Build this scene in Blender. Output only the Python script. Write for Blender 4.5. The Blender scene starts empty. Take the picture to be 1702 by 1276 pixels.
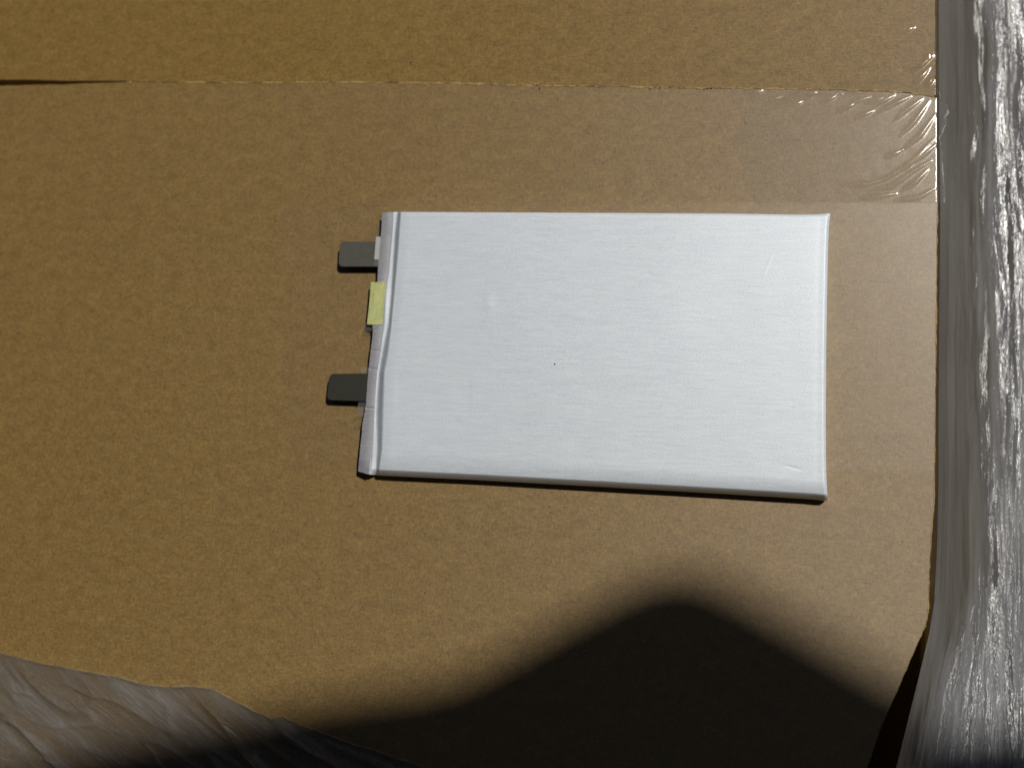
import bpy, bmesh, math, random
import numpy as np
from mathutils import Vector, Matrix, noise
random.seed(4)
S = bpy.context.scene
COL = S.collection

# ------------------------------------------------------------------ camera
F0, CX, CY = 1430.0, 851.0, 638.0            # focal length and centre in photograph pixels (1702 x 1276)
CAM = np.array([0.0240468, -0.0524742, 0.2618705])
RR = np.array([[0.98335559, 0.06526722, -0.16956408],
               [0.03795707, -0.98645604, -0.15957362],
               [-0.17768244, 0.15048146, -0.97251441]])
cd = bpy.data.cameras.new('camera')
cam = bpy.data.objects.new('camera', cd); COL.objects.link(cam)
cd.sensor_width = 36; cd.lens = F0 * 36 / 1702
cd.clip_start = 0.005; cd.clip_end = 200
M3 = Matrix((RR[0].tolist(), (-RR[1]).tolist(), (-RR[2]).tolist())).transposed()
cam.matrix_world = Matrix.Translation(CAM.tolist()) @ M3.to_4x4()
S.camera = cam
cd.dof.use_dof = True; cd.dof.focus_distance = 0.255; cd.dof.aperture_fstop = 7.5

# ------------------------------------------------------------------ sky, sun, exposure
SUN_EL, SUN_AZ = math.radians(53), math.radians(48)
SD = np.array([math.sin(SUN_AZ) * math.cos(SUN_EL), math.cos(SUN_AZ) * math.cos(SUN_EL), math.sin(SUN_EL)])
w = bpy.data.worlds.new('World'); S.world = w; w.use_nodes = True
wn = w.node_tree
sky = wn.nodes.new('ShaderNodeTexSky'); sky.sky_type = 'NISHITA'; sky.sun_disc = False
sky.sun_elevation = SUN_EL; sky.sun_rotation = SUN_AZ
bg = wn.nodes['Background']; bg.inputs[1].default_value = 0.05
wn.links.new(sky.outputs[0], bg.inputs[0])
sl = bpy.data.lights.new('sun', 'SUN'); sl.energy = 5.0; sl.angle = math.radians(0.55); sl.color = (1, .955, .89)
so = bpy.data.objects.new('sun', sl); COL.objects.link(so)
so.rotation_euler = Vector((-SD).tolist()).to_track_quat('-Z', 'Y').to_euler()
S.view_settings.view_transform = 'Standard'; S.view_settings.look = 'None'
S.view_settings.exposure = -0.9; S.view_settings.gamma = 1
S.cycles.max_bounces = 10; S.cycles.transparent_max_bounces = 16
S.cycles.sample_clamp_indirect = 3

# ------------------------------------------------------------------ helpers
def at(px, py, z=0.0):
    """world point at height z that the photograph shows at pixel (px, py)"""
    d = RR.T @ np.array([(px - CX) / F0, (py - CY) / F0, 1.0])
    return CAM + (z - CAM[2]) / d[2] * d

def curve(pts, key=1):
    """piecewise linear interpolation of the other coordinate along pixel axis key"""
    a = np.array(sorted(pts, key=lambda p: p[key]), float)
    return lambda t: np.interp(t, a[:, key], a[:, 1 - key])

def smooth(x):
    x = np.clip(x, 0, 1); return x * x * (3 - 2 * x)

def link(name, me, mat, parent=None, sm=True):
    o = bpy.data.objects.new(name, me); COL.objects.link(o)
    if mat: me.materials.append(mat)
    if parent: o.parent = parent
    if sm:
        for p in me.polygons: p.use_smooth = True
    return o

def empty(name, loc=(0, 0, 0)):
    o = bpy.data.objects.new(name, None); COL.objects.link(o); o.location = loc
    o.empty_display_size = .01
    return o

def tag(o, label, cat, group=None, kind=None):
    o['label'] = label; o['category'] = cat
    if group: o['group'] = group
    if kind: o['kind'] = kind

def grid_mesh(name, P, thick=0.0):
    """P: array (rows, cols, 3); an optional underside thick below, with walls"""
    r, c, _ = P.shape
    V = P.reshape(-1, 3)
    i = np.arange(r * c).reshape(r, c)
    q = np.stack([i[:-1, :-1], i[1:, :-1], i[1:, 1:], i[:-1, 1:]], -1).reshape(-1, 4)
    faces = [q]
    if np.any(np.asarray(thick) != 0):
        B = P.copy()
        if np.isscalar(thick): B[..., 2] -= thick
        else: B[..., 2] = thick
        n = r * c
        V = np.vstack([V, B.reshape(-1, 3)])
        faces.append(q[:, ::-1] + n)
        loop = np.concatenate([i[0, :-1], i[:-1, -1], i[-1, :0:-1], i[:0:-1, 0]])
        nx = np.roll(loop, -1)
        faces.append(np.stack([loop, nx, nx + n, loop + n], -1))
    Fa = np.vstack(faces)
    me = bpy.data.meshes.new(name)
    me.from_pydata(V.tolist(), [], Fa.tolist()); me.update()
    if len(faces) > 1:                                            # crisp rim between the face and its walls
        rim = set(loop.tolist()) | set((loop + n).tolist())
        pairs = {frozenset(p) for p in zip(loop.tolist(), nx.tolist())} | {frozenset(p) for p in zip((loop + n).tolist(), (nx + n).tolist())}
        for e in me.edges:
            a, b = e.vertices
            if a in rim and b in rim and frozenset((a, b)) in pairs: e.use_edge_sharp = True
    return me

def prism(name, pts, top, thick, bev=0.0, seg=2):
    """closed slab with outline pts [(x, y)] (metres); top may be a number or f(x, y)"""
    bm = bmesh.new()
    f = top if callable(top) else (lambda x, y: top)
    a = [bm.verts.new((x, y, f(x, y))) for x, y in pts]
    b = [bm.verts.new((x, y, f(x, y) - thick)) for x, y in pts]
    n = len(a)
    ft = bm.faces.new(a); fb = bm.faces.new(b[::-1])
    for k in range(n):
        bm.faces.new((a[k], b[k], b[(k + 1) % n], a[(k + 1) % n]))
    bmesh.ops.recalc_face_normals(bm, faces=bm.faces)
    if bev:
        bmesh.ops.bevel(bm, geom=[e for e in ft.edges] + [e for e in fb.edges], offset=bev, segments=seg, profile=.5, affect='EDGES')
    bmesh.ops.triangulate(bm, faces=[q for q in bm.faces if len(q.verts) > 4])
    me = bpy.data.meshes.new(name); bm.to_mesh(me); bm.free()
    return me

def rounded(quad, r, n=5):
    """a quad [(x,y)*4] with rounded corners"""
    out = []
    for k in range(4):
        p0, p1, p2 = (np.array(quad[(k + d) % 4][:2]) for d in (-1, 0, 1))
        rr = r[k] if isinstance(r, (list, tuple)) else r
        a = p1 + (p0 - p1) / np.linalg.norm(p0 - p1) * rr
        b = p1 + (p2 - p1) / np.linalg.norm(p2 - p1) * rr
        for t in np.linspace(0, 1, n):
            out.append(tuple((1 - t) ** 2 * a + 2 * t * (1 - t) * p1 + t * t * b))
    return out

def nz(x, y, s, seed=0.0):
    return noise.noise(Vector((x * s + seed * 17.3, y * s - seed * 9.1, seed * 3.7)))

# ------------------------------------------------------------------ materials
class NT:
    def __init__(self, name):
        self.m = bpy.data.materials.new(name); self.m.use_nodes = True
        self.t = self.m.node_tree; self.t.nodes.clear()
        self.out = self.n('ShaderNodeOutputMaterial')
    def n(self, k, **kw):
        nd = self.t.nodes.new(k)
        for a, v in kw.items(): setattr(nd, a, v)
        return nd
    def l(self, a, b): self.t.links.new(a, b)
    def coords(self, scale=(1, 1, 1), rot=(0, 0, 0)):
        tc = self.n('ShaderNodeTexCoord'); mp = self.n('ShaderNodeMapping')
        mp.inputs['Scale'].default_value = scale; mp.inputs['Rotation'].default_value = rot
        self.l(tc.outputs['Object'], mp.inputs[0]); return mp.outputs[0]
    def streaks(self, scale, ang):
        tc = self.n('ShaderNodeTexCoord'); mp = self.n('ShaderNodeMapping', vector_type='TEXTURE')
        mp.inputs['Scale'].default_value = tuple(1 / v for v in scale); mp.inputs['Rotation'].default_value = (0, 0, ang)
        self.l(tc.outputs['Object'], mp.inputs[0]); return mp.outputs[0]
    def noise(self, vec, scale, detail=3, rough=.55, dist=0):
        nd = self.n('ShaderNodeTexNoise'); nd.inputs['Scale'].default_value = scale
        nd.inputs['Detail'].default_value = detail; nd.inputs['Roughness'].default_value = rough
        nd.inputs['Distortion'].default_value = dist
        self.l(vec, nd.inputs['Vector']); return nd.outputs['Fac']
    def ramp(self, fac, stops):
        r = self.n('ShaderNodeValToRGB'); e = r.color_ramp.elements
        while len(e) < len(stops): e.new(.5)
        for k, (p, c) in enumerate(stops):
            e[k].position = p; e[k].color = (*c, 1) if not isinstance(c, (int, float)) else (c, c, c, 1)
        self.l(fac, r.inputs[0]); return r.outputs[0]
    def math(self, op, a, b=None, c=None):
        nd = self.n('ShaderNodeMath', operation=op)
        for k, v in enumerate((a, b, c)):
            if v is None: continue
            if isinstance(v, (int, float)): nd.inputs[k].default_value = v
            else: self.l(v, nd.inputs[k])
        return nd.outputs[0]
    def mix(self, fac, a, b, blend='MIX'):
        nd = self.n('ShaderNodeMix', data_type='RGBA', blend_type=blend)
        for s, v in ((nd.inputs[0], fac), (nd.inputs[6], a), (nd.inputs[7], b)):
            if isinstance(v, (int, float)): s.default_value = v
            elif isinstance(v, tuple): s.default_value = (*v, 1)
            else: self.l(v, s)
        return nd.outputs[2]
    def bump(self, h, strength, dist, normal=None):
        nd = self.n('ShaderNodeBump'); nd.inputs['Strength'].default_value = strength
        nd.inputs['Distance'].default_value = dist; self.l(h, nd.inputs['Height'])
        if normal is not None: self.l(normal, nd.inputs['Normal'])
        return nd.outputs[0]
    def bsdf(self, color, rough, metal=0, spec=.5, normal=None, **kw):
        b = self.n('ShaderNodeBsdfPrincipled')
        for s, v in (('Base Color', color), ('Roughness', rough), ('Metallic', metal), ('Specular IOR Level', spec)):
            if isinstance(v, (int, float)): b.inputs[s].default_value = v
            elif isinstance(v, tuple): b.inputs[s].default_value = (*v, 1)
            else: self.l(v, b.inputs[s])
        for k, v in kw.items(): b.inputs[k.replace('_', ' ')].default_value = v
        if normal is not None: self.l(normal, b.inputs['Normal'])
        return b.outputs[0]
    def done(self, sh):
        self.l(sh, self.out.inputs[0]); return self.m

def kraft(name, tone=1.0, light=0.0, rough=.645, spec=.8, aniso=.5, ior=1.55):
    n = NT(name)
    big = n.noise(n.coords((1, 1.3, 1)), 16, 3, .5)
    mid = n.noise(n.coords((1, 1.6, 1)), 170, 5, .72)
    fib = n.noise(n.coords((620, 1700, 900)), 1, 5, .72, .8)
    fib2 = n.noise(n.coords((1800, 700, 900), (0, 0, .6)), 1, 5, .72, 1.0)
    fine = n.noise(n.coords(), 2600, 2, .6)
    d = (.192 * tone + light, .111 * tone + light, .021 * tone + light * .8)
    l = (.290 * tone + light, .179 * tone + light, .044 * tone + light * .8)
    c = n.mix(n.ramp(big, [(.2, .25), (.8, .75)]), d, l)
    c2 = n.mix(n.ramp(mid, [(.32, 0.), (.68, 1.)]), d, l)
    c = n.mix(.72, c, c2)
    f = n.math('ADD', n.math('MULTIPLY', fib, .5), n.math('MULTIPLY', fib2, .5))
    c = n.mix(1.0, c, n.ramp(f, [(.36, .27), (.5, .5), (.64, .74)]), 'OVERLAY')
    # scattered pale and dark fibres
    c = n.mix(n.math('MULTIPLY', n.ramp(fib, [(.66, 0.), (.74, 1.)]), .35), c, tuple(min(1, v * 1.55) for v in l))
    c = n.mix(n.math('MULTIPLY', n.ramp(fib2, [(.26, 1.), (.33, 0.)]), .4), c, tuple(v * .55 for v in d))
    h = n.math('ADD', f, n.math('MULTIPLY', fine, .5))
    tg = n.n('ShaderNodeCombineXYZ'); tg.inputs[1].default_value = 1.0            # flutes and fibres run along x
    sh = n.bsdf(c, rough, 0, spec, n.bump(h, .35, .00016), Anisotropic=aniso, IOR=ior)
    n.l(tg.outputs[0], sh.node.inputs['Tangent'])
    return n.done(sh)

M_KRAFT = kraft('kraft_cardboard')
M_KRAFT_LOW = kraft('glazed_kraft_cardboard', rough=.645, spec=1.0, ior=1.72)
M_TORN = kraft('torn_kraft_paper', 1.3, .10, .8, .2)

def foil():
    n = NT('aluminium_laminate')
    st = n.noise(n.coords((190, 2600, 400)), 1, 4, .62)
    st2 = n.noise(n.coords((40, 700, 200)), 1, 3, .6)
    gr = n.noise(n.coords((1, 1.3, 1)), 2100, 3, .7)
    big = n.noise(n.coords((1, 1, 1)), 25, 2, .5)
    v = n.math('ADD', n.math('MULTIPLY', st, .35), n.math('ADD', n.math('MULTIPLY', st2, .10), n.math('MULTIPLY', gr, .55)))
    c = n.ramp(v, [(.36, (.65, .715, .785)), (.5, (.775, .845, .915)), (.64, (.89, .95, 1.0))])
    c = n.mix(n.math('MULTIPLY', big, .25), c, (.75, .79, .82))
    rough = n.math('MULTIPLY_ADD', st, .10, .47)
    h = n.math('ADD', n.math('MULTIPLY', st, .5), n.math('MULTIPLY', gr, .8))
    return n.done(n.bsdf(c, rough, .22, .5, n.bump(h, .45, .00012)))
M_FOIL = foil()

def seal_mat():
    n = NT('sealed_laminate')
    st = n.noise(n.coords((1500, 1500, 400)), 1, 3, .6)
    st2 = n.noise(n.coords((300, 2600, 400)), 1, 3, .6)
    v = n.math('ADD', n.math('MULTIPLY', st, .5), n.math('MULTIPLY', st2, .5))
    c = n.ramp(v, [(.33, (.50, .50, .53)), (.67, (.68, .68, .71))])
    return n.done(n.bsdf(c, .42, .5, .5, n.bump(v, .35, .00015)))
M_SEAL = seal_mat()

def simple(name, col, rough, metal=0, var=.12, scale=900, bump=.15, spec=.5):
    n = NT(name)
    v = n.noise(n.coords((1, 1.6, 1)), scale, 3, .6)
    c = n.ramp(v, [(.3, tuple(k * (1 - var) for k in col)), (.7, tuple(min(1, k * (1 + var)) for k in col))])
    return n.done(n.bsdf(c, rough, metal, spec, n.bump(v, bump, .0001)))
M_TAB1 = simple('dull_aluminium_tab', (.115, .112, .090), .5, .25, .08, 500, .06)
M_TAB2 = simple('dark_nickel_tab', (.046, .045, .034), .5, .25, .08, 500, .06)
M_TABFILM = simple('white_tab_sealant', (.50, .49, .50), .5)
M_SPECK = simple('dark_speck', (.03, .025, .02), .8)

def greentape():
    n = NT('green_tape')
    v = n.noise(n.coords((2600, 180, 1)), 1, 3, .6)
    g = n.noise(n.coords(), 350, 2, .5)
    c = n.ramp(v, [(.3, (.50, .53, .20)), (.7, (.74, .74, .34))])
    c = n.mix(n.ramp(g, [(.4, 0.), (.7, .6)]), c, (.44, .53, .24))
    return n.done(n.bsdf(c, .4, 0, .5, n.bump(v, .2, .0001)))
M_GREEN = greentape()

def clear_plastic(name, haze, rough, bump_fn=None, tint=(1, 1, 1), hazecol=(.75, .74, .72), ior=1.5, transl=0.3, haze_tex=None):
    """thin clear sheet: see-through, a little milky, glossy by Fresnel"""
    n = NT(name)
    nrm = bump_fn(n) if bump_fn else None
    tr = n.n('ShaderNodeBsdfTransparent'); tr.inputs[0].default_value = (*tint, 1)
    df = n.n('ShaderNodeBsdfDiffuse'); df.inputs[0].default_value = (*hazecol, 1)
    tl = n.n('ShaderNodeBsdfTranslucent'); tl.inputs[0].default_value = (*hazecol, 1)
    gl = n.n('ShaderNodeBsdfGlossy'); gl.inputs['Roughness'].default_value = rough
    lw = n.n('ShaderNodeLayerWeight'); f0 = ((ior - 1) / (ior + 1)) ** 2
    frv = n.math('MULTIPLY_ADD', n.math('POWER', lw.outputs['Facing'], 4.0), .8, f0)
    lw.inputs[0].default_value = .5
    if nrm is not None:
        for q in (df, tl, gl): n.l(nrm, q.inputs['Normal'])
    m0 = n.n('ShaderNodeMixShader'); m0.inputs[0].default_value = transl; n.l(df.outputs[0], m0.inputs[1]); n.l(tl.outputs[0], m0.inputs[2])
    m1 = n.n('ShaderNodeMixShader'); n.l(tr.outputs[0], m1.inputs[1]); n.l(m0.outputs[0], m1.inputs[2])
    if haze_tex: n.l(haze_tex(n), m1.inputs[0])
    else: m1.inputs[0].default_value = haze
    m2 = n.n('ShaderNodeMixShader'); n.l(frv, m2.inputs[0]); n.l(m1.outputs[0], m2.inputs[1]); n.l(gl.outputs[0], m2.inputs[2])
    return n.done(m2.outputs[0])

def tape_bump(n):
    a = n.noise(n.coords(), 1500, 2, .6)
    return n.bump(a, .2, .00006)
M_TAPE = clear_plastic('clear_packing_tape', .008, .36, tape_bump, hazecol=(.7, .68, .64), ior=1.45)
M_TAPEU = clear_plastic('creased_packing_tape', .01, .13, tape_bump, hazecol=(.8, .79, .76))
def wrinkle_bump(n):
    a = n.noise(n.coords(), 2200, 3, .7)
    return n.bump(a, .22, .00010)
M_TAPEW = clear_plastic('wrinkled_packing_tape', .03, .19, wrinkle_bump, hazecol=(.8, .79, .76), ior=1.62)
M_CLEAR = clear_plastic('clear_sealant_film', .08, .15)

def wrap():
    n = NT('layered_stretch_film')
    tc = n.n('ShaderNodeTexCoord'); sp = n.n('ShaderNodeSeparateXYZ'); n.l(tc.outputs['Object'], sp.inputs[0])
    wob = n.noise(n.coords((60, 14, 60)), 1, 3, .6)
    near = n.math('MULTIPLY', n.math('MAXIMUM', n.math('MULTIPLY_ADD', sp.outputs[1], -1, -.055), 0), 14)           # painted brighter at the near end too
    glare_ramp = n.math('ADD', n.math('ADD', n.math('MULTIPLY_ADD', sp.outputs[0], 28, -3.95), near), n.math('MULTIPLY', wob, 1.1))      # painted glare: paler and glossier further over
    glare = n.ramp(glare_ramp, [(.0, 0.), (.75, 1.)])
    a = n.noise(n.coords((210, 11, 210)), 1, 4, .5, .5)
    b = n.noise(n.coords((800, 150, 800)), 1, 3, .6, .6)
    h = n.math('ADD', a, n.math('MULTIPLY', b, .22))
    amt = n.ramp(glare_ramp, [(.0, .18), (.6, 1.)])
    nrm = n.bump(n.math('MULTIPLY', h, amt), 1, .0030)
    st = n.noise(n.coords((330, 9, 150)), 1, 4, .6, .4)
    col = n.mix(glare, (.120, .112, .098), (.30, .31, .33))  # dark by the box edge, pale in the glare: light put into the colour
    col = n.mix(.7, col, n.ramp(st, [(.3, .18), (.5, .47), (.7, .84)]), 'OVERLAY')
    df = n.n('ShaderNodeBsdfDiffuse'); n.l(col, df.inputs[0])
    tr = n.n('ShaderNodeBsdfTransparent'); tr.inputs[0].default_value = (.85, .85, .85, 1)
    m1 = n.n('ShaderNodeMixShader'); m1.inputs[0].default_value = .74; n.l(tr.outputs[0], m1.inputs[1]); n.l(df.outputs[0], m1.inputs[2])
    gl = n.n('ShaderNodeBsdfGlossy'); gl.inputs['Roughness'].default_value = .36; n.l(nrm, gl.inputs['Normal'])
    gl.inputs['Anisotropy'].default_value = .62                        # drawn film: highlights run along the pull
    tg = n.n('ShaderNodeCombineXYZ'); tg.inputs[0].default_value = 1.0; n.l(tg.outputs[0], gl.inputs['Tangent'])
    lw = n.n('ShaderNodeLayerWeight'); lw.inputs[0].default_value = .5
    patch = n.ramp(n.noise(n.coords((120, 16, 120)), 1, 3, .6, .4), [(.40, .12), (.56, 1.)])            # uneven gloss that breaks up the glare
    f = n.math('ADD', n.math('MULTIPLY', n.math('POWER', lw.outputs['Facing'], 4.0), .5), n.math('MULTIPLY_ADD', n.math('MULTIPLY', glare, patch), .50, .06))   # gloss raised along with the painted glare
    m2 = n.n('ShaderNodeMixShader'); n.l(f, m2.inputs[0]); n.l(m1.outputs[0], m2.inputs[1]); n.l(gl.outputs[0], m2.inputs[2])
    return n.done(m2.outputs[0])
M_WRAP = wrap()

def loose_bump(n):
    a = n.noise(n.streaks((45, 230, 120), -.46), 1, 4, .6, .7)
    return n.bump(a, .5, .0009)
def loose_haze(n):
    a = n.noise(n.streaks((17, 125, 60), -.46), 1, 5, .62, .8)
    b = n.noise(n.streaks((24, 330, 60), -.50), 1, 3, .6, 1.2)
    ridge = n.ramp(n.math('ABSOLUTE', n.math('SUBTRACT', b, .5)), [(.0, 1.), (.035, 0.)])      # thin doubled-over creases
    return n.math('ADD', n.ramp(a, [(.32, .22), (.5, .38), (.68, .70)]), n.math('MULTIPLY', ridge, .22))
M_LOOSE = clear_plastic('loose_stretch_film', .35, .26, loose_bump, tint=(.78, .76, .73), hazecol=(.31, .295, .27), ior=1.4, transl=.35, haze_tex=loose_haze)
M_GROUND = simple('concrete_ground', (.18, .175, .165), .9, 0, .2, 30, .5)
M_BLOCKER = simple('dark_blocker', (.035, .036, .04), .9, 0, .15, 300, .3, .2)
M_POLE = simple('grey_steel_tube', (.25, .25, .26), .5, .6)

# ------------------------------------------------------------------ the setting
g = bpy.data.meshes.new('ground')
g.from_pydata([(-40, -40, -.42), (40, -40, -.42), (40, 40, -.42), (-40, 40, -.42)], [], [(0, 1, 2, 3)])
go = link('ground', g, M_GROUND, sm=False); go['kind'] = 'structure'

# ------------------------------------------------------------------ the carton
box = empty('cardboard_box', (0, 0, -.42))
tag(box, 'large brown kraft cardboard box lying flap side up under the silver cell', 'box')
def part(name, me, mat, parent, sm=True):
    o = link(name, me, mat, parent, sm)
    if parent is not None:
        o.matrix_parent_inverse = Matrix.Translation(-parent.location)
    return o
SEAM = [(-160, 139), (0, 142.5), (100, 140.5), (180, 137.5), (223, 136.5), (411, 138), (588, 137), (764, 139), (876, 142.5), (1050, 145), (1180, 147), (1300, 148), (1395, 150), (1487, 152.5), (1530, 157), (1556, 163)]
GAP = [(-160, 13), (0, 9), (60, 7.5), (100, 5), (150, 3.2), (200, 1.3), (240, -.6), (1600, -.6)]
seam = curve(SEAM, 0); gap = curve(GAP, 0)
EDGE = [(1555, 163), (1557, 250), (1559, 339), (1557, 545), (1555, 720), (1554, 820), (1549, 890), (1546, 950), (1544, 1007), (1542, 1030), (1530, 1060), (1516, 1091), (1488, 1156), (1462, 1215), (1436, 1290), (1400, 1400)]
edge = curve(EDGE, 1)
lo = []
for x in np.linspace(-160, 1554, 240):
    lo.append(tuple(at(x, seam(x) + (.8 * nz(x, 0, .05, 1) + .5 * nz(x, 0, .22, 2)), 0)[:2]))
for y in np.linspace(165, 1400, 180):
    lo.append(tuple(at(edge(y) + 1.4 * nz(y, 0, .035, 3) + .8 * nz(y, 0, .15, 4), y, 0)[:2]))
lo += [tuple(at(-160, 1400, 0)[:2])]
part('flap', prism('flap', lo, 0.0, .0042, .00012, 2), M_KRAFT_LOW, box, False)
up = []
for x in np.linspace(-160, 1553, 240):
    up.append(tuple(at(x, seam(x) - gap(x) - .5 + (.6 * nz(x, 0, .05, 5) + .4 * nz(x, 0, .22, 6)), -.0004)[:2]))
for y in np.linspace(150, -160, 60):
    up.append(tuple(at(1554 + 1.2 * nz(y, 0, .04, 7), y, -.0004)[:2]))
up += [tuple(at(-160, -160, 0)[:2])]
part('flap', prism('flap', up, -.0002, .0042, .00012, 2), M_KRAFT, box, False)
# the four walls under the flaps
XL, XR = -.30, at(1550, 640, -.01)[0] - .004
YB, YT = -.20, .16
cA, cB = at(1536, 1028, -.006), at(1424, 1290, -.006)
dd = (cB - cA) / np.linalg.norm(cB - cA); cC = cA + dd * (YB - cA[1]) / dd[1]
WX = XR - .004
for (x0, y0, x1, y1) in ((XL, YB, cC[0] - .006, YB), (WX, cA[1], WX, YT), (WX, YT, XL, YT), (XL, YT, XL, YB), (cC[0] - .006, YB, WX, cA[1])):
    dx, dy = x1 - x0, y1 - y0; L = math.hypot(dx, dy); nx, ny = -dy / L * .0045, dx / L * .0045
    q = [(x0, y0), (x1, y1), (x1 + nx, y1 + ny), (x0 + nx, y0 + ny)]
    part('wall', prism('wall', q, -.0055, .41, .0003, 1), M_KRAFT, box, False)

def ribbon(pts, wd, hgt, seed):
    """frayed paper ridge along world points"""
    n = len(pts); P = np.zeros((n, 4, 3))
    for k in range(n):
        a = pts[max(0, k - 1)]; b = pts[min(n - 1, k + 1)]
        d = (b - a)[:2]; d /= np.linalg.norm(d) + 1e-12; nn = np.array([-d[1], d[0]])
        ww = wd * max(.12, .55 + 1.3 * nz(k, 0, .11, seed) + .6 * nz(k, 0, .5, seed + 1))
        off = wd * .5 * nz(k, 0, .3, seed + 2)
        for j, (s, zz) in enumerate(((-1, -.2), (-.35, 1), (.35, 1), (1, -.2))):
            P[k, j, :2] = pts[k][:2] + nn * (s * ww * .5 + off)
            P[k, j, 2] = pts[k][2] + max(zz * hgt * (.6 + .8 * abs(nz(k, j, .4, seed + 3))), -.0002)
    return grid_mesh('torn_edge', P)
part('torn_edge', ribbon([at(x, seam(x) - .1, .0001) for x in np.linspace(205, 1551, 700)], .00062, .00010, 11), M_TORN, box)
part('torn_edge', ribbon([at(edge(y) - 1.2, y, .0) for y in np.linspace(345, 1150, 420)], .00042, .00010, 21), M_TORN, box)
# nicks in the seam: torn liner tufts
def tuft(px, py, items, mat=M_TORN):
    bm = bmesh.new()
    for (dx, dy, L, a, wd) in items:
        p = at(px + dx, py + dy, .0003)
        ca, sa = math.cos(a), math.sin(a)
        v = [bm.verts.new(Vector(p.tolist()) + Vector((ca * L * u - sa * wd * s, sa * L * u + ca * wd * s, hz)))
             for (u, s, hz) in ((0, -1, 0), (.5, -.8, .0004), (1, 0, .0007), (.5, .8, .0005), (0, 1, 0))]
        bm.faces.new(v)
    me = bpy.data.meshes.new('torn_tuft'); bm.to_mesh(me); bm.free()
    return part('torn_tuft', me, mat, box)
tuft(898, 140, [(0, 0, .0018, 1.1, .00022), (-2, 1, .0016, 2.1, .0002), (1, 2, .0016, -1.6, .00022), (-6, 0, .0015, 2.9, .0002)])
tuft(1090, 145, [(0, 0, .0012, 1.3, .0003), (-6, 2, .0012, 2.6, .0002), (6, 2, .001, .3, .0002)])
def speck(px, py, r, z=0.0, parent=box):
    p = at(px, py, z); bm = bmesh.new()
    bmesh.ops.create_icosphere(bm, subdivisions=1, radius=r)
    for v in bm.verts: v.co = Vector((v.co.x * random.uniform(.7, 1.5), v.co.y * random.uniform(.7, 1.3), v.co.z * .3)) + Vector(p.tolist())
    me = bpy.data.meshes.new('speck'); bm.to_mesh(me); bm.free()
    return part('speck', me, M_SPECK, parent)
for q in ((1239, 205, .0003), (683, 104, .00028), (1176, 147, .00045), (1182, 147, .0004), (1170, 149, .0003), (531, 961, .00022), (706, 985, .0002), (848, 1012, .00018), (1500, 900, .00018)):
    speck(*q)

# clear tape over the flap: a wide flat band and a wrinkled band at the corner
def tape_grid(xs, ys, zf, warp=lambda x, y: (x, y)):
    P = np.zeros((len(ys), len(xs), 3))
    for i, y in enumerate(ys):
        for j, x in enumerate(xs):
            X, Y = warp(x, y); P[i, j] = at(X, Y, 0); P[i, j, 2] = zf(X, Y)
    return P
xs = np.linspace(0, 1, 60); ys = np.linspace(338, 781, 40)
P = np.zeros((len(ys), len(xs), 3))
for i, y in enumerate(ys):
    l = 472 + 6 * nz(y, 0, .02, 31); r = edge(y) - 2
    for j, s in enumerate(xs):
        x = l + (r - l) * s
        P[i, j] = at(x, y + 1.5 * nz(x, y, .01, 32), 0); P[i, j, 2] = .00012 + .00004 * nz(x, y, .02, 33)
part('packing_tape', grid_mesh('packing_tape', P), M_TAPE, box)
WR = [[(1247, 158), (1269, 149)], [(1290, 175), (1318, 161), (1347, 151)], [(1336, 166), (1358, 151)], [(1364, 172), (1392, 158)],
      [(1407, 179), (1425, 167), (1447, 161)], [(1438, 172), (1474, 159)], [(1451, 176), (1487, 158)], [(1459, 187), (1487, 172), (1514, 160)],
      [(1487, 201), (1505, 184), (1533, 164)], [(1496, 227), (1520, 202), (1545, 167)], [(1453, 299), (1474, 296), (1511, 273), (1554, 230)],
      [(1441, 316), (1481, 311), (1517, 285), (1548, 267)], [(1499, 317), (1520, 304), (1542, 282)], [(1487, 334), (1530, 327), (1554, 313)],
      [(1395, 152), (1487, 153)], [(1500, 250), (1530, 225), (1555, 190)], [(1470, 262), (1500, 250)], [(1520, 270), (1556, 240)], [(1268, 172), (1300, 160)], [(1315, 176), (1334, 168)], [(1390, 186), (1420, 174)], [(1420, 196), (1452, 184)], [(1400, 308), (1440, 306), (1470, 300)], [(1330, 153), (1400, 156)], [(1430, 330), (1490, 322)]]
WR2 = [[(1496, 55), (1520, 46)], [(1517, 144), (1545, 113)], [(1536, 144), (1553, 130)], [(1535, 98), (1550, 88)], [(1470, 20), (1490, 60)], [(1508, 128), (1552, 92)]]
def wrinkles(lines):
    segs = []
    for k, ln in enumerate(lines):
        A = np.array(ln, float); tot = np.sum(np.linalg.norm(np.diff(A, axis=0), axis=1)); acc = 0
        for a, b in zip(A[:-1], A[1:]):
            L = np.linalg.norm(b - a); segs.append((a, b, acc / tot, (acc + L) / tot, k)); acc += L
    def f(x, y):
        best = {}
        for a, b, t0, t1, k in segs:
            d = b - a; L2 = d @ d; u = ((x - a[0]) * d[0] + (y - a[1]) * d[1]) / L2
            uc = min(1, max(0, u)); dx = x - a[0] - uc * d[0]; dy = y - a[1] - uc * d[1]
            side = d[0] * dy - d[1] * dx
            dist = math.hypot(dx, dy); t = t0 + (t1 - t0) * uc
            wd = 1.5 + 2.2 * math.sin(math.pi * min(1, max(0, t)) ** .8)
            if dist < 3.2 * wd:
                v = math.exp(-(dist / wd) ** 2) * (.25 + .75 * math.sin(math.pi * min(1, max(.04, t))))
                best[k] = max(best.get(k, 0), v)
        return sum(best.values())
    return f
wf = wrinkles(WR); wf2 = wrinkles(WR2)
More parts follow.
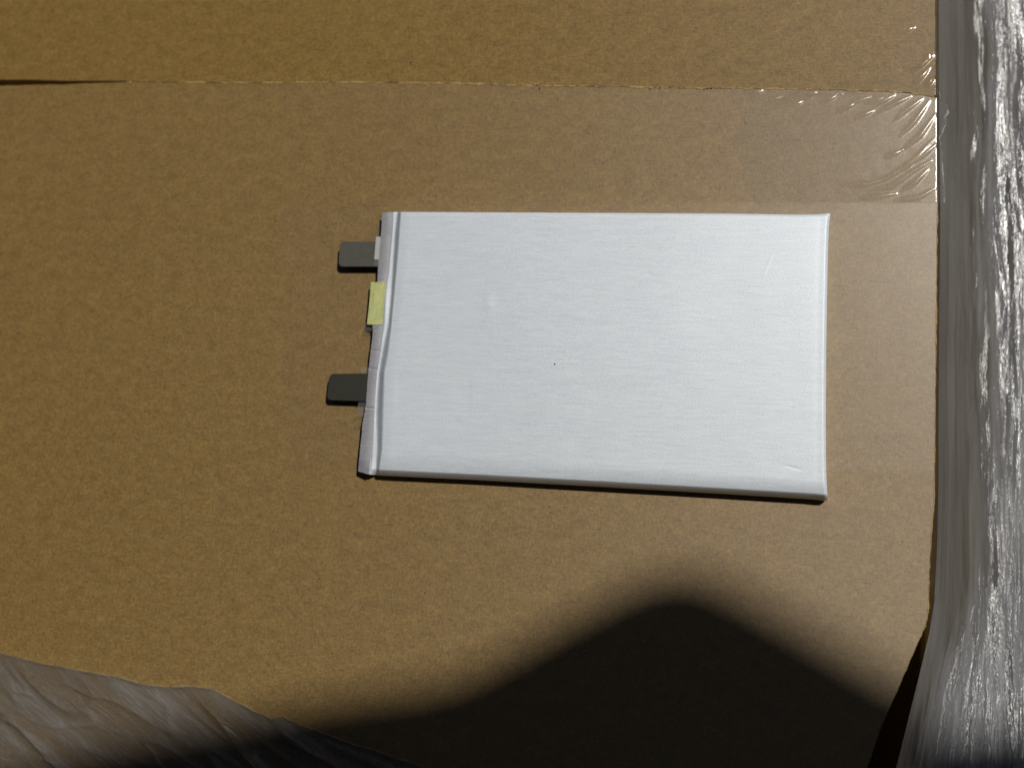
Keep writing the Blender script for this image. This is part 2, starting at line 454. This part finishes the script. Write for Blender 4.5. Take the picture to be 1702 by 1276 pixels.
rag = curve([(1560, 150), (1564, 166), (1574, 176), (1576, 188), (1571, 194), (1572, 205), (1567, 218), (1561, 230), (1563, 240), (1566, 258), (1565, 272), (1567, 290), (1569, 310), (1570, 338)], 1)
xs = np.linspace(0, 1, 320); ys = np.linspace(0, 1, 150)
P = np.zeros((len(ys), len(xs), 3))
for i, t in enumerate(ys):
    for j, s in enumerate(xs):
        y1 = 337 + 1.6 * nz(s, 0, 9, 41) + (6 * (1 - s) ** 2)
        x = 1205 + 25 * nz(t, 0, 3, 44) + 60 * t + (1555 - 1205 - 60 * t) * s - 25 * nz(t, 0, 3, 44) * s
        y0 = seam(min(x, 1556)) + 1.5
        y = y0 + (y1 - y0) * t
        if s > .93: x += (s - .93) / .07 * (rag(y) - 1555)
        h = .00012 + .00034 * wf(x, y) + .00002 * nz(x, y, .05, 42)
        e = max(0., x - 1557)
        P[i, j] = at(x, y, .0002 + h - .00010 * e)
tw = part('packing_tape', grid_mesh('packing_tape', P), M_TAPEW, box)
tw['label'] = 'wrinkled clear tape at the box corner'
M_EDGE = clear_plastic('stretched_tape_edge', .38, .2, None, hazecol=(.8, .79, .76))
part('torn_edge', ribbon([at(rag(y), y, .0002 + .0003 - .0001 * max(0, rag(y) - 1557)) for y in np.linspace(152, 337, 150)], .0005, .0002, 131), M_EDGE, box)
xs = np.linspace(0, 1, 90); ys = np.linspace(-60, 158, 150)
P = np.zeros((len(ys), len(xs), 3))
for i, y in enumerate(ys):
    for j, s in enumerate(xs):
        l = 1535 - (y + 60) * .30 + 10 * nz(y, 0, .03, 51)
        r = 1559 + 2 * nz(y, 0, .05, 52) + (3 if y > 80 else 0)
        x = l + (r - l) * s
        P[i, j] = at(x, y, 0); P[i, j, 2] = .00015 + .0003 * wf2(x, y) - .0002 * max(0, x - 1555)
part('packing_tape', grid_mesh('packing_tape', P), M_TAPEU, box)['label'] = 'creased clear tape on the upper flap'

# ------------------------------------------------------------------ the pouch cell
cell = empty('pouch_cell', (0, 0, 0))
tag(cell, 'flat silver pouch battery cell with two dark metal tabs lying on the cardboard', 'battery cell')
ZS, ZT = .0030, .0052
left_px = curve([(635, 353), (635, 362), (633, 392), (629, 436), (627, 468), (619, 540), (620, 552), (615.5, 589), (612, 622), (609, 662), (607, 684), (603, 705), (600, 738), (596, 778), (595, 788)])
crease_px = curve([(650, 353), (650.5, 383), (646, 427), (643.5, 453), (640, 469), (637, 489), (635.5, 538), (634, 552), (629.7, 596), (625, 629), (622, 673), (620, 705), (616.5, 738), (615.5, 760), (612, 788)])
crest_px = curve([(660, 353), (656, 383), (653, 427), (651, 462), (649.5, 489), (645, 538), (640, 560), (634, 590), (629, 620), (626, 660), (624.5, 700), (626, 738), (624, 788)])
should_px = curve([(668, 353), (665, 400), (662, 436), (656.5, 489), (652, 538), (651, 552), (647, 591), (641, 618), (640, 662), (639, 705), (637, 749), (630, 790)])
right_px = curve([(1380, 355), (1377.5, 380), (1376, 420), (1374.5, 500), (1373, 600), (1372.5, 700), (1373, 780), (1375.5, 832)])
top_px = curve([(635, 353), (664, 352.5), (900, 353.5), (1200, 355), (1330, 357), (1360, 356.5), (1380, 354.5)], 0)
bot_px = curve([(595, 783), (612, 788), (630, 789.5), (800, 797.5), (1000, 808.5), (1200, 820), (1350, 829), (1376, 831.5)], 0)
TS = np.unique(np.concatenate([np.linspace(0, .03, 14), np.linspace(.03, .86, 250), np.linspace(.86, .97, 40), np.linspace(.97, 1, 36)]))
def rowy(t): return 353 + (790 - 353) * t
def scratch(x, y, a, b, wd):
    a, b = np.array(a), np.array(b); d = b - a; u = ((x - a[0]) * d[0] + (y - a[1]) * d[1]) / (d @ d)
    uc = np.clip(u, 0, 1); return np.exp(-(((x - a[0] - uc * d[0]) ** 2 + (y - a[1] - uc * d[1]) ** 2) / wd ** 2)) * np.sin(np.pi * np.clip(uc, .05, .95))
def cell_point(t, x):
    """pixel column x on row t of the cell -> pixel y"""
    y0 = top_px(x); y1 = bot_px(x); return y0 + (y1 - y0) * t
def body_rows():
    rows = []
    for t in TS:
        yr = rowy(t)
        yR = 355 + (832 - 355) * t
        c, k, s, r = crease_px(yr), crest_px(yr), should_px(yr), right_px(yR)
        if k < c + 1: k = c + 1
        if s < k + 3: s = k + 3
        cols = np.concatenate([np.linspace(c, k, 9)[:-1], np.linspace(k, s, 11)[:-1], np.linspace(s, s + 14, 9)[:-1], np.linspace(s + 14, r - 30, 380)[:-1], np.linspace(r - 30, r, 36)])
        rows.append((t, yr, c, k, s, r, cols))
    return rows
P = []
for (t, yr, c, k, s, r, cols) in body_rows():
    y = cell_point(t, cols)
    # heights in mm
    bul = math.exp(-((yr - 505) / 34) ** 2)
    flat = smooth((yr - 570) / 40) * (1 - smooth((yr - 690) / 40))
    st = (.42 + .25 * bul) * (1 - .75 * flat)
    u1 = np.clip((cols - c) / (k - c), 0, 1); u2 = np.clip((cols - k) / (s - k), 0, 1)
    z = 3.30 + (st + .1) * smooth(u1 / .35) - (.05 + .16 * bul) * smooth((u1 - .3) / .7)
    ztop = 6.25
    zc = 3.40 + st - (.05 + .16 * bul)
    z = np.where(cols > k, zc + (ztop - zc) * smooth((u2 - .06) / .80) * .93 + (ztop - zc) * .07 * smooth((cols - k) / (s + 14 - k)), z)
    mm = .183                                                    # mm per pixel, about
    db = (bot_px(cols) - y) * mm; dt = (y - top_px(cols)) * mm; dr = (r - cols) * mm
    body = smooth((cols - c) / (s - c))
    lowr = 8.5 - 2.0 * smooth((cols - 700) / 600)
    z = z - body * 1.25 * np.clip(1 - db / lowr, 0, 1) ** 2.3 - (.2 + 1.75 * body) * np.clip(1 - db / 1.75, 0, 1) ** 1.3
    z = z - body * .35 * np.clip(1 - dt / 1.0, 0, 1) ** 2
    # the folded lip at the right end
    z = z - .018 * np.exp(-((dr - 2.6) / .9) ** 2) - .60 * np.clip(1 - dr / .9, 0, 1) ** 1.3 * (1 - .6 * np.clip(1 - db / 3, 0, 1))
    # soft pillow unevenness, dents and scratches
    und = np.array([nz(x, yy, .006, 61) * .12 + nz(x, yy, .02, 62) * .02 for x, yy in zip(cols, y)])
    z = z + und * body
    z = z + .03 * scratch(cols, y, (1268, 462), (1285, 420), 2.2) - .015 * scratch(cols, y, (1271, 464), (1288, 422), 2.2)
    z = z - .05 * scratch(cols, y, (1296, 771), (1344, 784), 1.8)
    z = z - .030 * smooth((y - 622) / 5) * smooth((690 - y) / 5) * smooth((cols - 655) / 8) * smooth((786 - cols) / 8)
    z = z - .022 * smooth((y - 402) / 6) * smooth((448 - y) / 6) * smooth((cols - 675) / 8) * smooth((770 - cols) / 20)
    z = z + .09 * np.exp(-(((cols - 812) / 9) ** 2 + ((y - 503) / 16) ** 2))
    z = z - .04 * scratch(cols, y, (1072, 458), (1084, 454), 1.6)
    P.append(np.array([at(x, yy, zz * .001) for x, yy, zz in zip(cols, y, z)]))
P = np.array(P)
bot = np.full(P.shape[:2], .0005)
part('body', grid_mesh('body', P, bot), M_FOIL, cell)
# the flat sealed strip that carries the tabs
Q = []
TS2 = np.linspace(0, 1, 420)
for t in TS2:
    yr = rowy(t); l, c = left_px(yr), crease_px(yr)
    l += .5 * nz(yr, 0, .12, 71) + .35 * nz(yr, 0, .5, 72)
    cols = np.linspace(l, c + .8, 14); y = cell_point(t, cols)
    f = (cols - l) / (c - l)
    z = 3.45 - .18 * (1 - f) ** 2 + .10 * np.array([nz(x, yy, .03, 73) for x, yy in zip(cols, y)])
    z = z - .0 + (.08 * np.sin(f * np.pi))
    for yc, a in ((613, .25), (678, .3), (583, .12)):
        z = z - a * np.exp(-((y - yc) / 1.0) ** 2) * smooth(f / .2)
    z = z - .5 * smooth((yr - 765) / 24) * (1 - f) + .3 * smooth((yr - 755) / 30) * f      # the corner turns
    z = z + 0
    Q.append(np.array([at(x, yy, zz * .001) for x, yy, zz in zip(cols, y, z)]))
part('sealed_edge', grid_mesh('sealed_edge', np.array(Q), .00028), M_SEAL, cell)
# tabs
def tab(quad, zz, mat, label, r):
    q = [tuple(at(x, y, zz)[:2]) for x, y in quad]
    pts = rounded(q, r)
    o = part('tab', prism('tab', pts, zz, .0003, .00006, 2), mat, cell, False)
    o['label'] = label; return o
t1 = tab([(565, 401.5), (640, 401.5), (636, 443), (562.5, 443)], .0030, M_TAB1, 'dull grey aluminium tab', [.0019, .0003, .0003, .0017])
t2 = tab([(547.5, 621), (622, 620.5), (616, 667), (543, 664.5)], .0030, M_TAB2, 'darker nickel tab', [.0018, .0003, .0003, .0016])
def plate(name, quad, zz, th, mat, parent):
    q = [tuple(at(x, y, zz)[:2]) for x, y in quad]
    return part(name, prism(name, rounded(q, .0002, 3), zz, th, 0), mat, parent, False)
plate('tab_film', [(625, 393.5), (640, 393.5), (636, 431.5), (622, 431.5)], .00322, .00012, M_TABFILM, t1)
plate('tab_film', [(622.5, 433), (630, 433), (627, 443.5), (621, 441)], .00324, .0001, M_CLEAR, t1)
plate('tab_film', [(597, 664), (614, 664), (611, 688), (590, 694)], .0024, .00012, M_CLEAR, t2)
plate('tab_film', [(600, 611), (615, 611), (614, 622), (600, 622)], .0024, .00012, M_CLEAR, t2)
plate('clear_film', [(608, 537), (624, 537), (621, 549), (604, 552)], .0024, .00012, M_CLEAR, cell)
# green tape folded over the sealed edge
P = []
for t in np.linspace(0, 1, 26):
    y = 468.4 + (539 - 468.4) * t
    l = 616.5 - 6.5 * t ** 1.2; r = 641 - 5.5 * t
    row = []
    for s in np.linspace(0, 1, 18):
        x = l + (r - l) * s
        f = (x - left_px(y)) / (crease_px(y) - left_px(y))
        z = 3.66 if f > 0 else 3.66 - .45 * min(1, -f) ** 1.3
        if f > .9: z += .35 * (f - .9)
        row.append(at(x, y + .6 * math.sin(s * 3), (z + .03 * nz(x, y, .15, 81)) * .001))
    P.append(row)
part('tape', grid_mesh('tape', np.array(P), .0001), M_GREEN, cell)['label'] = 'pale green tape folded over the sealed edge'
o = speck(922, 605, .00028, .00633, cell)

# ------------------------------------------------------------------ neighbour carton and the stretch film over it
nb = empty('cardboard_box', (.30, 0, -.42))
tag(nb, 'brown cardboard box dimly visible under the glossy film on the right', 'box')
bm_pts = [(.112, -.40), (.60, -.40), (.60, .40), (.112, .40)]
part('carton_body', prism('carton_body', bm_pts, -.060, .355, .003, 3), M_KRAFT, nb, False)
lb = curve([(1560, -400), (1560, 0), (1561, 163), (1563, 340), (1561, 545), (1560, 700), (1560, 800), (1558, 900), (1553, 1000), (1545, 1050), (1526, 1130), (1506, 1210), (1487, 1285), (1430, 1500), (1420, 1900)], 1)
offs = np.array([0, 12, 38, 66, 90, 112, 150, 240, 420, 760.]); zs = np.array([-7, -17, -31, -40, -44, -46, -47, -47, -52, -75.])
U = np.concatenate([np.linspace(0, 170, 170)[:-1], np.linspace(170, 760, 90)]); V = np.linspace(-330, 1720, 420)
P = np.zeros((len(V), len(U), 3))
for i, y in enumerate(V):
    yl = lb(y)
    for j, u in enumerate(U):
        z = np.interp(u, offs, zs)
        p = at(yl + u, y, z * .001)
        a = min(1, u / 40)
        X, Y = p[0], p[1]
        h = 2.6 * nz(X, Y * .07, 150, 94) + 1.6 * nz(X, Y * .14, 130, 91) + .9 * nz(X + .004 * nz(X, Y, 40, 95), Y * .18, 360, 92) + 2.2 * nz(X, Y, 28, 93)
        p[2] += a * h * .0009
        P[i, j] = p
for k in range(3):                                               # relax the profile corners
    P[:, 1:-1, 2] = (P[:, :-2, 2] + 2 * P[:, 1:-1, 2] + P[:, 2:, 2]) / 4
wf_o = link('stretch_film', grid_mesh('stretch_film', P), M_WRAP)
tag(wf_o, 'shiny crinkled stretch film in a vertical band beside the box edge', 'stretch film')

# ------------------------------------------------------------------ loose film over the near corner of the carton
fb = curve([(-260, 1030), (-60, 1065), (0, 1084), (60, 1098), (130, 1112), (190, 1122), (240, 1136), (275, 1141), (300, 1139), (330, 1140), (355, 1143), (375, 1156), (420, 1178), (450, 1192), (470, 1190), (500, 1203), (560, 1225), (620, 1245), (680, 1265), (720, 1279), (780, 1300), (900, 1345)], 0)
XS = np.linspace(-240, 880, 360); TT = np.concatenate([np.linspace(0, .12, 24)[:-1], np.linspace(.12, 1, 120)])
P = np.zeros((len(TT), len(XS), 3))
ca, sa = math.cos(.40), math.sin(.40)
for i, t in enumerate(TT):
    for j, x in enumerate(XS):
        y = fb(x) + 1.2 * nz(x, 0, .05, 101) * (1 - t) + t * 330
        X = x + 60 * t
        u, v = X * ca + y * sa * -1, X * sa + y * ca
        p = at(X, y, .001)
        qx, qy = p[0] * ca - p[1] * sa, p[0] * sa + p[1] * ca
        wv = .25 * nz(qx, 0, 30, 105)
        f1 = 1 - abs(nz(qx * .25 + 2, qy + .01 * wv, 85, 102)) * 2.2
        f2 = 1 - abs(nz(qx * .22, qy + .02 * wv, 190, 103)) * 2.0
        h = 1.7 * max(0, f1) ** 3 + .8 * max(0, f2) ** 3 + .5 * nz(qx, qy, 60, 104)
        a = smooth(t / .10)
        p[2] = .0006 + .0007 * math.exp(-(t / .02) ** 2) + .001 * (a * (h + .6) + 9 * t)
        P[i, j] = p
lf = link('stretch_film', grid_mesh('stretch_film', P), M_LOOSE)
tag(lf, 'loose dull grey stretch film bunched over the lower left corner of the box', 'stretch film')

M_RIM = clear_plastic('film_rim', .30, .25, None, hazecol=(.50, .43, .28))
rim_pts = [at(x, fb(x) + 1.0 + 1.2 * nz(x, 0, .05, 101), .0016) for x in np.linspace(-60, 760, 420)]
link('film_edge', ribbon(rim_pts, .0007, .0003, 151), M_RIM, lf)

# ------------------------------------------------------------------ unseen blocker added overhead, edge cut to cast the near shadow
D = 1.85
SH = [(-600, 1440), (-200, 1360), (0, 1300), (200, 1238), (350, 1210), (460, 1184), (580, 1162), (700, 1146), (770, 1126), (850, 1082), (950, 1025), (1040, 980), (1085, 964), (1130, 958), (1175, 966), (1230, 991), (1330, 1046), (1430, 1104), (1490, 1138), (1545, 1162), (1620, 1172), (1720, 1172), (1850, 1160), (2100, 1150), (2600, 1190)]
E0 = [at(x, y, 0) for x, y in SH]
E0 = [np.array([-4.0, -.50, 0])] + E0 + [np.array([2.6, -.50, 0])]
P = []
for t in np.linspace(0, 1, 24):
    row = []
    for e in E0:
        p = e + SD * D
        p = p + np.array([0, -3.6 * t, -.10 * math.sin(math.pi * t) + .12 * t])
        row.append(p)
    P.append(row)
blocker = empty('shadow_blocker', (.8, -.3, -.42))
tag(blocker, 'unseen dark sheet and panels added to cast the near shadow and block sky', 'shed')
part('shade_sheet', grid_mesh('shade_sheet', np.array(P), .003), M_BLOCKER, blocker)
def slab(name, x0, y0, x1, y1, z0, z1):  # unseen upright panels, added to hold back sky light
    part(name, prism(name, [(x0, y0), (x1, y0), (x1, y1), (x0, y1)], z1, z1 - z0, .002, 1), M_BLOCKER, blocker, False)
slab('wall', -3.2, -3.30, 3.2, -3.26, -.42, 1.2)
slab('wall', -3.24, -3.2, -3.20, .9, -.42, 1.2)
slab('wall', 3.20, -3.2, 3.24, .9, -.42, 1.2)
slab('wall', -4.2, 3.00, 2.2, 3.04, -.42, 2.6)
def blocker_pole(x, y, z1):  # posts that carry the added sheet
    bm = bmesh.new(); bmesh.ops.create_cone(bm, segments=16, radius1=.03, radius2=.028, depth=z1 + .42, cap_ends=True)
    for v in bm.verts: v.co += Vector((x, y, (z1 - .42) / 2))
    me = bpy.data.meshes.new('blocker_pole'); bm.to_mesh(me); bm.free(); part('blocker_pole', me, M_POLE, blocker)
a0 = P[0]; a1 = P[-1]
for q in (a1[0], a1[-1], a0[-1], a0[0]): blocker_pole(q[0], q[1], q[2])
